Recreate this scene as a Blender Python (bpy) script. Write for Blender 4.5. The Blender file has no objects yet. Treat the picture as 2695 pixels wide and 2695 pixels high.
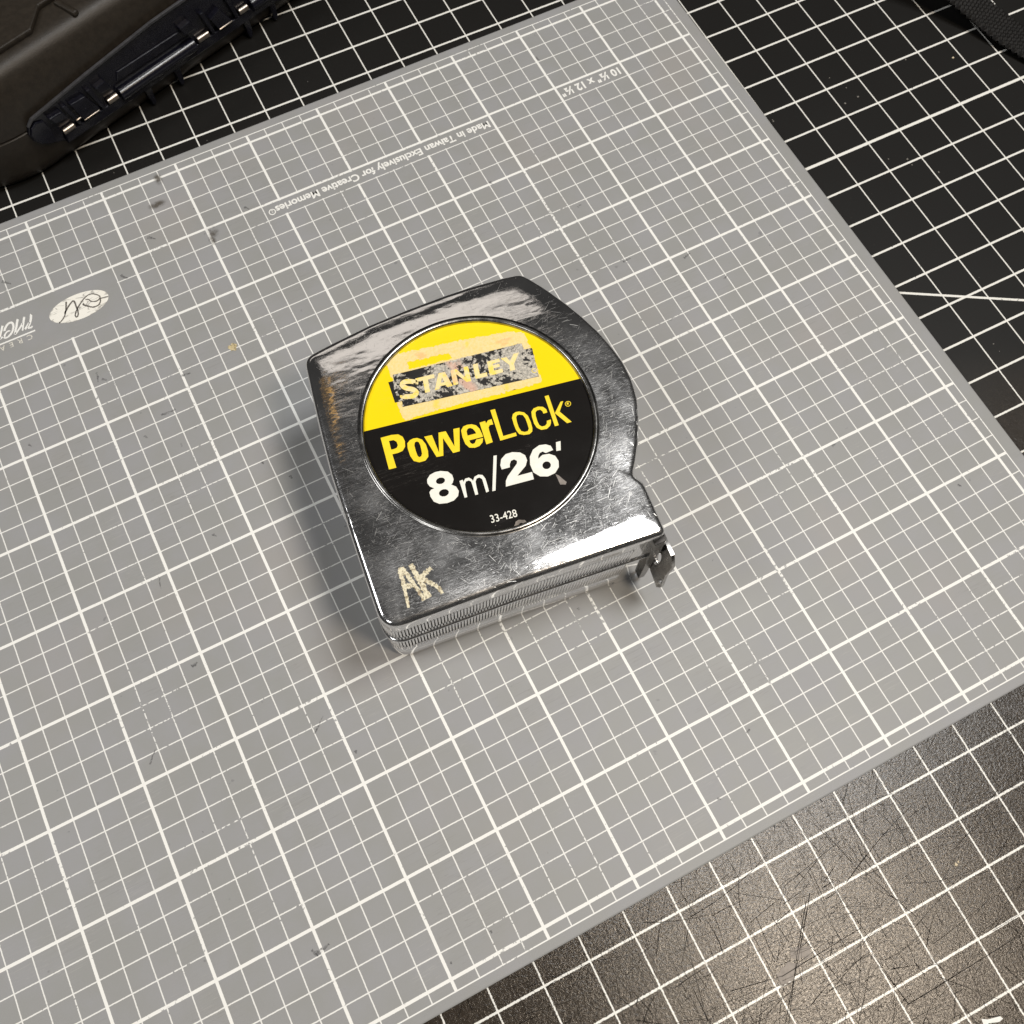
import bpy, math, random, json
import numpy as np
from mathutils import Vector, Matrix
from mathutils.bvhtree import BVHTree

S = 0.0254                     # the scene is laid out in inches, built in metres
scene = bpy.context.scene
COL = scene.collection
random.seed(7)
rng = np.random.default_rng(7)

# ------------------------------------------------------------------ camera
cam_d = bpy.data.cameras.new('camera')
cam = bpy.data.objects.new('camera', cam_d)
COL.objects.link(cam)
R = [[0.89298262, -0.45008622, 0.00210772], [-0.42525698, -0.84523627, -0.32362347], [0.14743998, 0.28809381, -0.9461836]]
CAMPOS = (-7.1839971, -8.78931169, 9.4319014)
M = Matrix((R[0], [-v for v in R[1]], [-v for v in R[2]])).transposed().to_4x4()
M.translation = Vector(CAMPOS) * S
cam.matrix_world = M
cam_d.sensor_fit = 'HORIZONTAL'; cam_d.sensor_width = 36
cam_d.lens = 36 * 2336.776 / 2695
cam_d.shift_x = 103.95 / 2695
cam_d.shift_y = 8.0 / 2695
cam_d.clip_start = 0.01; cam_d.clip_end = 50
cam_d.dof.use_dof = True
cam_d.dof.focus_distance = 8.9 * S
cam_d.dof.aperture_fstop = 48
scene.camera = cam

# ------------------------------------------------------------------ light
world = bpy.data.worlds.new('World'); scene.world = world
world.use_nodes = True
world.node_tree.nodes['Background'].inputs[0].default_value = (1.0, 0.97, 0.93, 1)
world.node_tree.nodes['Background'].inputs[1].default_value = 0.04
scene.view_settings.view_transform = 'Standard'
scene.view_settings.look = 'None'
scene.view_settings.exposure = 0.0

def area(name, pos, target, size, power, color, size_y=None):
    d = bpy.data.lights.new(name, 'AREA'); d.energy = power; d.color = color
    d.size = size * S; d.shape = 'DISK'
    if size_y:
        d.shape = 'ELLIPSE'; d.size_y = size_y * S
    o = bpy.data.objects.new(name, d); COL.objects.link(o)
    o.location = Vector(pos) * S
    o.rotation_euler = (Vector(target) - Vector(pos)).to_track_quat('-Z', 'Y').to_euler()
    return o
TC = (-5.5, -5.5, 0)
area('ceiling_lamp_and_fill', (11.5, -8, 46), TC, 15, 9.0, (1, .992, .972))
area('ceiling_lamp_and_fill', (5.2, -23.5, 39.9), (-5, -8, 0), 7, 4.6, (1, .84, .66), 8)
area('ceiling_lamp_and_fill', (-42, -24, 40), TC, 16, 2.6, (1, .99, .97))  # added fill from the front left, lifts the shadow beside the tape
area('ceiling_lamp_and_fill', (-36, 6, 34), TC, 14, 3.0, (1, .99, .98))  # unseen fill put at the left to lighten the shadows
area('ceiling_lamp_and_fill', (2, 21, 42), TC, 20, .20, (1, .91, .82), 8)  # added light that gives the inner beige reflection in the chrome
area('ceiling_lamp_and_fill', (-5, 37, 40), TC, 34, .30, (1, .91, .82), 7)  # added light for the outer beige band along the far chrome edge
area('orange_reflection', (-8, 12.5, 34), TC, 6, .006, (1, .56, .16), .9)  # added light in place of an orange object mirrored in the chrome

# ------------------------------------------------------------------ mesh helpers
def link(o, parent=None):
    COL.objects.link(o)
    if parent is not None: o.parent = parent
    return o

def mesh(name, verts, faces, mat, parent=None, smooth=False, angle=None):
    me = bpy.data.meshes.new(name)
    me.from_pydata([(v[0]*S, v[1]*S, v[2]*S) for v in verts], [], faces)
    me.validate(); me.update()
    if mat: me.materials.append(mat)
    if smooth: me.polygons.foreach_set('use_smooth', [True]*len(me.polygons))
    if angle is not None: me.set_sharp_from_angle(angle=math.radians(angle))
    o = bpy.data.objects.new(name, me)
    return link(o, parent)

def empty(name, loc, rz=0):
    o = bpy.data.objects.new(name, None); o.empty_display_size = .01
    o.location = Vector(loc) * S; o.rotation_euler = (0, 0, rz)
    return link(o)

def tag(o, label, cat=None, group=None, kind=None):
    if label: o['label'] = label
    if cat: o['category'] = cat
    if group: o['group'] = group
    if kind: o['kind'] = kind
    return o

def bevel(o, w, seg=2, angle=40):
    m = o.modifiers.new('bevel', 'BEVEL'); m.width = w*S; m.segments = seg
    m.limit_method = 'ANGLE'; m.angle_limit = math.radians(angle)
    return o

def box_vf(x0, x1, y0, y1, z0, z1, base=0):
    v = [(x0,y0,z0),(x1,y0,z0),(x1,y1,z0),(x0,y1,z0),(x0,y0,z1),(x1,y0,z1),(x1,y1,z1),(x0,y1,z1)]
    f = [(3,2,1,0),(4,5,6,7),(0,1,5,4),(1,2,6,5),(2,3,7,6),(3,0,4,7)]
    return v, [tuple(i+base for i in q) for q in f]

def prism(name, poly, z0, z1, mat, parent=None, bev=None):
    n = len(poly)
    v = [(x,y,z0) for x,y in poly] + [(x,y,z1) for x,y in poly]
    f = [tuple(range(n))[::-1], tuple(range(n,2*n))] + [(i,(i+1)%n,n+(i+1)%n,n+i) for i in range(n)]
    o = mesh(name, v, f, mat, parent)
    if bev: bevel(o, bev)
    return o

def smooth_poly(pts, n=6):
    out = []; N = len(pts)
    for i in range(N):
        a = pts[i]; b = pts[(i+1) % N]
        ca, cb = len(a) > 2, len(b) > 2
        if ca and cb:
            out.append((a[0], a[1])); continue
        p0 = a if ca else pts[i-1]
        p3 = b if cb else pts[(i+2) % N]
        for k in range(n):
            t = k/n; r = []
            for c in (0, 1):
                A, B, Cc, D = p0[c], a[c], b[c], p3[c]
                r.append(.5*(2*B + (Cc-A)*t + (2*A-5*B+4*Cc-D)*t*t + (3*B-A-3*Cc+D)*t**3))
            out.append(tuple(r))
    return out

def curve_fill(name, loops, z, mat, parent=None, thick=0.0):
    cu = bpy.data.curves.new(name, 'CURVE'); cu.dimensions = '2D'; cu.fill_mode = 'BOTH'
    if thick: cu.extrude = thick/2
    for lp in loops:
        sp = cu.splines.new('POLY'); sp.points.add(len(lp)-1)
        for i, p in enumerate(lp): sp.points[i].co = (p[0], p[1], 0, 1)
        sp.use_cyclic_u = True
    o = bpy.data.objects.new(name, cu); COL.objects.link(o)
    bpy.context.view_layer.update()
    me = bpy.data.meshes.new_from_object(o.evaluated_get(bpy.context.evaluated_depsgraph_get()))
    bpy.data.objects.remove(o); bpy.data.curves.remove(cu)
    me.transform(Matrix.Scale(S, 4) @ Matrix.Translation((0, 0, z)))
    me.name = name; me.materials.clear(); me.materials.append(mat)
    return link(bpy.data.objects.new(name, me), parent)

def text_mesh(name, body, size, mat, mtx, parent=None, bold=0.0, shear=0.0, spacing=1.0, xs=1.0, fit=None):
    cu = bpy.data.curves.new(name, 'FONT'); cu.body = body; cu.size = size
    cu.offset = bold; cu.shear = shear; cu.space_character = spacing
    cu.resolution_u = 4
    o = bpy.data.objects.new(name, cu); COL.objects.link(o)
    bpy.context.view_layer.update()
    me = bpy.data.meshes.new_from_object(o.evaluated_get(bpy.context.evaluated_depsgraph_get()))
    bpy.data.objects.remove(o); bpy.data.curves.remove(cu)
    if fit: xs = fit/max(v.co.x for v in me.vertices)
    me.transform(Matrix.Scale(S, 4) @ mtx @ Matrix.Diagonal((xs, 1, 1, 1)))
    me.name = name; me.materials.clear(); me.materials.append(mat)
    return link(bpy.data.objects.new(name, me), parent)

def stroke_vf(path, w0, w1, z, base, jag=0.0, sub=8):
    """flat ribbon along a path; returns verts, faces"""
    pts = []
    for i in range(len(path)-1):
        for k in range(sub):
            t = k/sub
            pts.append(tuple(path[i][c]*(1-t)+path[i+1][c]*t for c in (0,1)))
    pts.append(path[-1])
    n = len(pts); v = []; f = []
    for i, p in enumerate(pts):
        a = pts[max(0,i-1)]; b = pts[min(n-1,i+1)]
        dx, dy = b[0]-a[0], b[1]-a[1]; l = math.hypot(dx,dy) or 1
        nx, ny = -dy/l, dx/l
        w = (w0 + (w1-w0)*i/(n-1))/2
        wl = w*(1+jag*random.uniform(-1,1)); wr = w*(1+jag*random.uniform(-1,1))
        zz = z(p[0],p[1]) if callable(z) else z
        v += [(p[0]+nx*wl, p[1]+ny*wl, zz), (p[0]-nx*wr, p[1]-ny*wr, zz)]
        if i: 
            k = base+2*i
            f.append((k-2, k-1, k+1, k))
    return v, f

# ------------------------------------------------------------------ node helpers
class E:
    """tiny expression builder over Math nodes"""
    nt = None
    def __init__(self, s): self.s = s
    @staticmethod
    def op(o, *a, clamp=False):
        n = E.nt.nodes.new('ShaderNodeMath'); n.operation = o; n.use_clamp = clamp
        for i, x in enumerate(a):
            if isinstance(x, E): E.nt.links.new(x.s, n.inputs[i])
            else: n.inputs[i].default_value = x
        return E(n.outputs[0])
    def __add__(s, o): return E.op('ADD', s, o)
    __radd__ = __add__
    def __sub__(s, o): return E.op('SUBTRACT', s, o)
    def __rsub__(s, o): return E.op('SUBTRACT', o, s)
    def __mul__(s, o): return E.op('MULTIPLY', s, o)
    __rmul__ = __mul__
    def __truediv__(s, o): return E.op('DIVIDE', s, o)
    def __lt__(s, o): return E.op('LESS_THAN', s, o)
    def __gt__(s, o): return E.op('GREATER_THAN', s, o)
    def abs(s): return E.op('ABSOLUTE', s)
    def pp(s, k): return E.op('PINGPONG', s, k)
    def max(s, o): return E.op('MAXIMUM', s, o)
    def min(s, o): return E.op('MINIMUM', s, o)
    def step(s, a, b):
        n = E.nt.nodes.new('ShaderNodeMapRange'); n.interpolation_type = 'SMOOTHSTEP'
        E.nt.links.new(s.s, n.inputs[0])
        lo, hi = (a, b)
        n.inputs[1].default_value = min(a, b); n.inputs[2].default_value = max(a, b)
        n.inputs[3].default_value = 0 if a < b else 1; n.inputs[4].default_value = 1 if a < b else 0
        return E(n.outputs[0])

class Mat:
    def __init__(self, name, color=(.5,.5,.5), rough=.5, metal=0.0, spec=.5):
        self.m = bpy.data.materials.new(name); self.m.use_nodes = True
        self.nt = self.m.node_tree; E.nt = self.nt
        self.b = self.nt.nodes['Principled BSDF']
        self.b.inputs['Base Color'].default_value = (*color, 1)
        self.b.inputs['Roughness'].default_value = rough
        self.b.inputs['Metallic'].default_value = metal
        self.b.inputs['Specular IOR Level'].default_value = spec
        tc = self.nt.nodes.new('ShaderNodeTexCoord')
        v = self.nt.nodes.new('ShaderNodeVectorMath'); v.operation = 'SCALE'
        v.inputs['Scale'].default_value = 1/S
        self.nt.links.new(tc.outputs['Object'], v.inputs[0])
        self.vec = v.outputs[0]
        self._xyz = None
    def xyz(self):
        if not self._xyz:
            n = self.nt.nodes.new('ShaderNodeSeparateXYZ'); self.nt.links.new(self.vec, n.inputs[0])
            self._xyz = tuple(E(o) for o in n.outputs)
        return self._xyz
    def mapped(self, scale=(1,1,1), rot=(0,0,0), loc=(0,0,0)):
        n = self.nt.nodes.new('ShaderNodeMapping'); self.nt.links.new(self.vec, n.inputs[0])
        n.inputs['Location'].default_value = loc; n.inputs['Rotation'].default_value = rot; n.inputs['Scale'].default_value = scale
        return n.outputs[0]
    def noise(self, scale, detail=2, rough=.5, vec=None, dist=0.0):
        n = self.nt.nodes.new('ShaderNodeTexNoise'); self.nt.links.new(vec or self.vec, n.inputs['Vector'])
        n.inputs['Scale'].default_value = scale; n.inputs['Detail'].default_value = detail
        n.inputs['Roughness'].default_value = rough; n.inputs['Distortion'].default_value = dist
        return E(n.outputs[0])
    def scratch(self, rot, sx, sy, lo, hi, seed=0.0):
        """thin streaks: stretched noise ridges turned by rot"""
        v = self.mapped((sx, sy, 1), (0, 0, math.radians(rot)), (seed, seed*.7, seed*.3))
        n = self.noise(1.0, 1.5, .5, v)
        return (n-.5).abs().step(hi, lo)
    def mix(self, fac, a, b):
        n = self.nt.nodes.new('ShaderNodeMix'); n.data_type = 'RGBA'
        if isinstance(fac, E): self.nt.links.new(fac.s, n.inputs[0])
        else: n.inputs[0].default_value = fac
        for x, i in ((a, 6), (b, 7)):
            if isinstance(x, tuple): n.inputs[i].default_value = (*x, 1)
            else: self.nt.links.new(x, n.inputs[i])
        return n.outputs[2]
    def set(self, sock, x):
        self.nt.links.new(x.s if isinstance(x, E) else x, self.b.inputs[sock])
    def bump(self, h, strength=.3, dist=.01, prev=None):
        n = self.nt.nodes.new('ShaderNodeBump'); n.inputs['Strength'].default_value = strength
        n.inputs['Distance'].default_value = dist*S
        self.nt.links.new(h.s, n.inputs['Height'])
        if prev is not None: self.nt.links.new(prev, n.inputs['Normal'])
        self.nt.links.new(n.outputs[0], self.b.inputs['Normal'])
        return n.outputs[0]

def inbox(x, y, x0, x1, y0, y1):
    return (x > x0)*(x < x1)*(y > y0)*(y < y1)

def grid_line(c, pitch, w, soft=.12):
    """1 on a line of width w at each multiple of pitch"""
    return (c.pp(pitch/2)).step(w/2*(1+soft), w/2*(1-soft))

# ------------------------------------------------------------------ materials
def m_grey_mat():
    m = Mat('grey_mat_vinyl', rough=.5, spec=.35)
    x, y, z = m.xyz()
    wob = (m.noise(3, 2)-.5)*.006
    gx, gy = x+wob, y+wob
    fine = m.noise(60, 2)
    wj = (fine-.5)*.006
    tx = (gx.pp(.125)+wj).step(.0076, .0050); ty = (gy.pp(.125)+wj).step(.0076, .0050)
    bx = (gx.pp(.5)+wj).step(.0175, .0140); by = (gy.pp(.5)+wj).step(.0175, .0140)
    band = inbox(x, y, -6.235, -3.02, -1.235, -1.02)
    ten = inbox(x, y, -1.98, -1.02, -1.235, -1.02)
    logo = inbox(x, y, -11.5, -8.262, -1.735, -1.02)
    clear = 1-(band+ten+logo).min(1.0)
    wear = m.noise(.9, 3, .6)
    wear2 = m.noise(26, 2, .6)
    keep = (wear2+(wear-.5)*1.0).step(.76, .66)
    thin = tx.max(ty)
    thick = bx.max(by)
    inner = inbox(x, y, -12.125, .125, -10.118, .125)
    border = ((x-.118).abs().min((y-.118).abs()).min((y+10.112).abs()).min((x+12.118).abs())).step(.0076, .0050)
    frame = inbox(x, y, -12.13, .13, -10.124, .13)
    ink = (thin*keep*.9).max(thick*(keep*.85+.15))*clear*inner
    ink = ink.max(border*frame*keep)
    # vinyl: blotchy grey with a little pink and blue, stains and scuffs of their own
    n1 = m.noise(1.6, 4, .6); n2 = m.noise(.55, 3, .5, m.mapped(loc=(3,1,0)))
    base = m.mix(n1.step(.35, .7), (.290,.294,.290), (.302,.306,.316))
    base = m.mix(n2.step(.52, .75)*.55, base, (.325,.310,.300))
    spots = m.noise(7, 2, .5, m.mapped(loc=(8,8,0))).step(.735, .78)
    base = m.mix(spots*.35, base, (.10,.10,.11))
    sc = m.scratch(24, 1.2, 60, .004, .02, 2.0)*m.noise(.8, 2, .5, m.mapped(loc=(1,5,0))).step(.5, .68)
    base = m.mix(sc*.28, base, (.17,.16,.15))
    sc2 = m.scratch(-48, 1.5, 70, .004, .018, 5.0)*m.noise(1.1, 2, .5, m.mapped(loc=(7,2,0))).step(.55, .7)
    base = m.mix(sc2*.25, base, (.5,.49,.46))
    col = m.mix(ink, base, (.84,.845,.82))
    m.set('Base Color', col)
    m.set('Roughness', n1*.18+.40)
    m.bump(m.noise(90, 2)+sc*-.6, .12, .004)
    return m.m

def m_black_mat():
    m = Mat('black_mat_vinyl', rough=.5, spec=.5)
    x, y, z = m.xyz()
    worn = (y+(m.noise(.35, 2)-.5)*3.0).step(-6.5, -9.0)
    wj = (m.noise(55, 2)-.5)*.012
    wj = wj*(worn*.9+.6)
    lx = (x.pp(.25)+wj).step(.0094, .0068)
    ly = (y.pp(.25)+wj+worn*.0030).step(.0152, .0122)
    major = ((y+3.5).abs()+wj).step(.0225, .018)
    diag = ((y+5.575+(x-.5145)*.5765).abs()*.866+wj)*1.0
    diag = diag.step(.017, .0135)*(x > .3)*(x < 7.0)
    patch = m.noise(1.3, 3, .6).step(.36, .62)
    keep = (m.noise(24, 2, .6)+(m.noise(.8, 2)-.5)*.7+worn*.05).step(.84, .70)
    ink = lx.max(ly).max(diag)*keep
    ink = ink.max(major)
    grain = m.noise(36, 4, .62, None, 1.2)
    base = m.mix(worn, (.0078,.0073,.0066), (.027,.0205,.0145))
    mott = m.noise(24, 4, .65, m.mapped(loc=(5,5,0)), 1.8)
    base = m.mix(mott.step(.50, .70)*worn*.8, base, (.056,.044,.032))
    dust = m.noise(17, 3, .6, m.mapped(loc=(4,4,0))).step(.70, .80)*m.noise(.9, 2).step(.5, .66)
    base = m.mix(dust*.25, base, (.25,.24,.22))
    specks = m.noise(70, 1, .5, m.mapped(loc=(2,9,0))).step(.80, .83)
    base = m.mix(specks*(worn*.5+.15), base, (.5,.47,.40))
    m.set('Base Color', m.mix(ink, base, (.80,.80,.76)))
    m.set('Specular IOR Level', worn*.22+.28)
    m.set('Roughness', (1-worn)*.28+.17+m.noise(.9, 3)*.07)
    nn = m.bump(grain*(worn*.85+.15), .36, .007)
    return m.m

def m_chrome(name='chrome', scr=1.0):
    """mirror plating under a haze of smudges and hairlines: a clean lobe and a wide one"""
    m = Mat(name, (.78,.78,.78), .04, 1.0)
    smear = m.noise(1.9, 5, .62, None, .6)
    fine = m.noise(11, 4, .65, m.mapped(loc=(4,2,0)))
    s = None
    for r, sx, sy, seed in [(38, 4, 120, 1), (-22, 4, 110, 4), (70, 5, 130, 6), (8, 4, 100, 8), (118, 5, 120, 11)]:
        k = m.scratch(r, sx, sy, .001, .013, seed)*m.noise(1.9, 2, .5, m.mapped(loc=(seed,seed*2,0))).step(.40, .58); s = k if s is None else s.max(k)
    up = (m.xyz()[1]+(smear-.5)*1.6).step(.95, .25)       # the far end is polished, the handled end worn
    haze = (smear.step(.42, .70)*.17+fine.step(.45, .75)*.06+.018)*(up*.8+.2)+s*up*.50
    m.set('Roughness', smear.step(.5, .8)*.03+.035)
    dirt = m.noise(9, 3, .6).step(.52, .8)*.22
    base = m.mix(dirt, (.80,.80,.805), (.52,.50,.47))
    m.set('Base Color', base)
    nt = m.nt
    g = nt.nodes.new('ShaderNodeBsdfPrincipled')
    g.inputs['Metallic'].default_value = 1; g.inputs['Roughness'].default_value = .36
    nt.links.new(base, g.inputs['Base Color'])
    mx = nt.nodes.new('ShaderNodeMixShader')
    nt.links.new((haze*scr).s, mx.inputs[0]); nt.links.new(m.b.outputs[0], mx.inputs[1]); nt.links.new(g.outputs[0], mx.inputs[2])
    nt.links.new(mx.outputs[0], nt.nodes['Material Output'].inputs['Surface'])
    if scr > .3:
        wave = m.noise(1.3, 3, .55, m.mapped((1, 2.6, 1), (0, 0, .35)))
        n0 = m.bump(wave, .13*scr, .05)
        m.bump(s*-1.0+fine*.2, .03*scr, .004, n0)
    return m.m

def m_plain(name, color, rough=.5, metal=0.0, spec=.5, var=.15, scale=8, bump=0.0, bscale=60):
    m = Mat(name, color, rough, metal, spec)
    n = m.noise(scale, 3, .6)
    m.set('Base Color', m.mix(n.step(.3, .75), tuple(c*(1-var) for c in color), tuple(min(1, c*(1+var)) for c in color)))
    m.set('Roughness', (n-.5)*.16+rough)
    if bump: m.bump(m.noise(bscale, 3), bump, .006)
    return m.m

MAT = {}
MAT['grey'] = m_grey_mat(); MAT['black'] = m_black_mat()
MAT['chrome'] = m_chrome()
MAT['chrome_side'] = m_chrome('chrome_side', .25)
MAT['ink'] = m_plain('white_ink', (.84,.845,.82), .5, var=.06, scale=30)
MAT['pale_ink'] = m_plain('worn_white_ink', (.66,.65,.59), .5, var=.2, scale=40)
MAT['dark_steel'] = m_plain('dark_steel', (.16,.15,.14), .28, 1.0)
MAT['hook_steel'] = m_plain('hook_steel', (.42,.41,.40), .24, 1.0, var=.2, scale=12)
MAT['bezel'] = m_plain('bezel_metal', (.36,.355,.345), .24, 1.0, var=.3, scale=9)
MAT['groove'] = m_plain('groove_shade', (.030,.028,.025), .6, var=.3, scale=30)  # near-black stands in for the shade between the ribs
MAT['mouth_dark'] = m_plain('mouth_shade', (.03,.03,.03), .45)  # flat black standing in for the shade in the blade mouth
MAT['white_num'] = m_plain('label_white', (.88,.88,.80), .4, var=.04, scale=15)
MAT['yellow'] = m_plain('label_yellow', (.96,.72,.010), .4, var=.05, scale=10)
MAT['case'] = m_plain('case_plastic', (.0205,.016,.0112), .44, spec=.36, var=.18, scale=14, bump=.35, bscale=110)
MAT['rim'] = m_plain('hinge_rim_highlight', (.04,.04,.044), .3, var=.2, scale=14)  # paler than the hinge: the lip highlight is put into the colour
MAT['hinge'] = m_plain('hinge_plastic', (.0052,.0054,.0105), .24, spec=.5, var=.2, scale=14, bump=.15, bscale=70)
MAT['pin'] = m_plain('pin_metal', (.34,.30,.26), .34, 1.0)
MAT['webbing'] = m_plain('webbing', (.0035,.003,.0026), .6, spec=.22, var=.3, scale=30)
def m_smudge():
    m = Mat('pen_smudge', (.10,.10,.105), .6)
    m.set('Alpha', m.noise(34, 3, .7).step(.30, .66)*.55)
    return m.m
MAT['smudge'] = m_smudge()
def m_burn():
    m = Mat('brown_smudge', (.10,.085,.065), .6)
    x, y, z = m.xyz()
    n = m.noise(9, 4, .65)
    a = None
    for cx, cy, rx, ry in ((-7.276,-.02,.07,.12), (-7.42,-.38,.16,.07), (-6.99,-1.20,.06,.10), (-6.94,-1.08,.10,.12)):
        dx = (x-cx)*(1/rx); dy = (y-cy)*(1/ry)
        k = E.op('SQRT', dx*dx+dy*dy).step(1.0, .1); a = k if a is None else a.max(k)
    m.set('Alpha', a*n.step(.30, .66)*.8)
    return m.m
MAT['burn'] = m_burn()
MAT['cutdark'] = m_plain('cut_groove', (.010,.008,.0065), .8, spec=.12)
MAT['tear'] = m_plain('torn_vinyl', (.24,.21,.185), .45, var=.25, scale=12, bump=.3, bscale=30)
MAT['scratch'] = m_plain('scratched_metal', (.66,.65,.63), .36, 1.0, var=.2, scale=30)

def m_label():
    m = Mat('label_print', rough=.2, spec=.3)
    x, y, z = m.xyz()
    line = y-(.2-.0762*x)
    col = m.mix(line > 0.0, (.011,.010,.0095), (.96,.72,.010))
    sp = m.noise(38, 1, .5).step(.79, .82)*m.noise(3, 2).step(.45, .6)
    col = m.mix(sp*.5, col, (.45,.43,.38))
    sc = m.scratch(-50, 2.2, 60, .002, .010, 3.0)*m.noise(2, 2).step(.5, .68)
    col = m.mix(sc*.16, col, (.35,.33,.30))
    m.set('Base Color', col)
    m.set('Roughness', m.noise(4, 3)*.12+.10)
    m.bump(m.noise(70, 2), .05, .003)
    return m.m
MAT['label'] = m_label()
MAT['logo_black'] = m_plain('logo_black', (.010,.009,.009), .4)

def m_logo_yellow():
    m = Mat('logo_yellow', rough=.45)
    n = m.noise(14, 3, .6)
    x, y, z = m.xyz()
    red = ((x+.05).abs().step(.12, .02))*m.noise(9, 2).step(.42, .6)
    c = m.mix(n.step(.35, .55), (.95,.74,.12), (.92,.76,.38))
    m.set('Base Color', m.mix(red*.55, c, (.85,.42,.24)))
    return m.m
MAT['logo_yellow'] = m_logo_yellow()

def m_residue(over_black):
    m = Mat('paper_residue_grey' if over_black else 'paper_residue_cream', rough=.75, spec=.2)
    x, y, z = m.xyz()
    fib = m.noise(48, 3, .65)
    if over_black:
        # flakes worn through, more so towards the left half
        d = (x+.45).step(.75, .05)
        n = m.noise(21, 4, .7, m.mapped(loc=(1.3,.4,0)))
        big = m.noise(3.2, 2, .5, m.mapped(loc=(.2,.8,0)))
        a = (n+(big-.5)*.9-d*.085).step(.415, .465)
        c = m.mix(fib.step(.35, .68), (.33,.315,.28), (.66,.62,.54))
        red = ((x-.02+(y-.5)*.2).abs().step(.10, .02))*m.noise(10, 2).step(.42, .58)
        c = m.mix(red*.6, c, (.75,.42,.30))
        m.set('Alpha', a)
    else:
        c = m.mix(fib.step(.3, .7), (.90,.70,.27), (.95,.77,.40))
        o = m.noise(3.0, 3, .6, m.mapped((1,2.2,1), (0,0,.15), (2.2,.3,0))).step(.58, .72)
        o = o*(y > .62)
        c = m.mix(o*.55, c, (.88,.44,.18))
        y2 = m.noise(5, 3, .6, m.mapped(loc=(6,1,0))).step(.60, .72)
        c = m.mix(y2*.6, c, (.95,.72,.05))
        m.set('Alpha', (m.noise(30, 3, .7)).step(.22, .34)*.95)
    m.set('Base Color', c)
    m.bump(fib, .5, .006)
    return m.m
MAT['residue_grey'] = m_residue(True); MAT['residue_cream'] = m_residue(False)

def m_paint():
    m = Mat('cream_paint', rough=.6)
    n = m.noise(42, 3, .7); n2 = m.noise(22, 2, .6, m.mapped(loc=(3,3,0)))
    c = m.mix(n.step(.33, .55), (.30,.24,.14), (.86,.80,.60))
    c = m.mix(n2.step(.62, .7)*.7, c, (.30,.20,.12))
    m.set('Base Color', c); m.bump(n, .9, .016)
    return m.m
MAT['paint'] = m_paint()

def m_oval():
    m = Mat('oval_print', rough=.5)
    a = m.scratch(20, 2.2, 7, .004, .022, 1.5); b = m.scratch(-62, 2.4, 6, .004, .022, 6.0); c = m.scratch(75, 2, 7, .004, .018, 3.0)
    k = a.max(b).max(c)*m.noise(9, 3).step(.42, .58)
    k = k.max(m.noise(15, 4, .7, m.mapped(loc=(3,2,0))).step(.66, .74)*.8)
    col = m.mix(m.noise(5, 2).step(.5, .75)*.35, (.86,.85,.79), (.80,.76,.64))
    m.set('Base Color', m.mix(k*.75, col, (.30,.29,.27)))
    return m.m
MAT['oval'] = m_oval()
MAT['monogram'] = m_plain('monogram_ink', (.13,.12,.11), .5)

def m_stain():
    m = Mat('glue_spot', rough=.4)
    n = m.noise(38, 3, .7)
    m.set('Base Color', m.mix(n.step(.35, .65), (.36,.29,.15), (.66,.56,.34)))
    m.set('Alpha', n.step(.30, .45))
    m.bump(n, .6, .01)
    return m.m
MAT['stain'] = m_stain()

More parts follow.
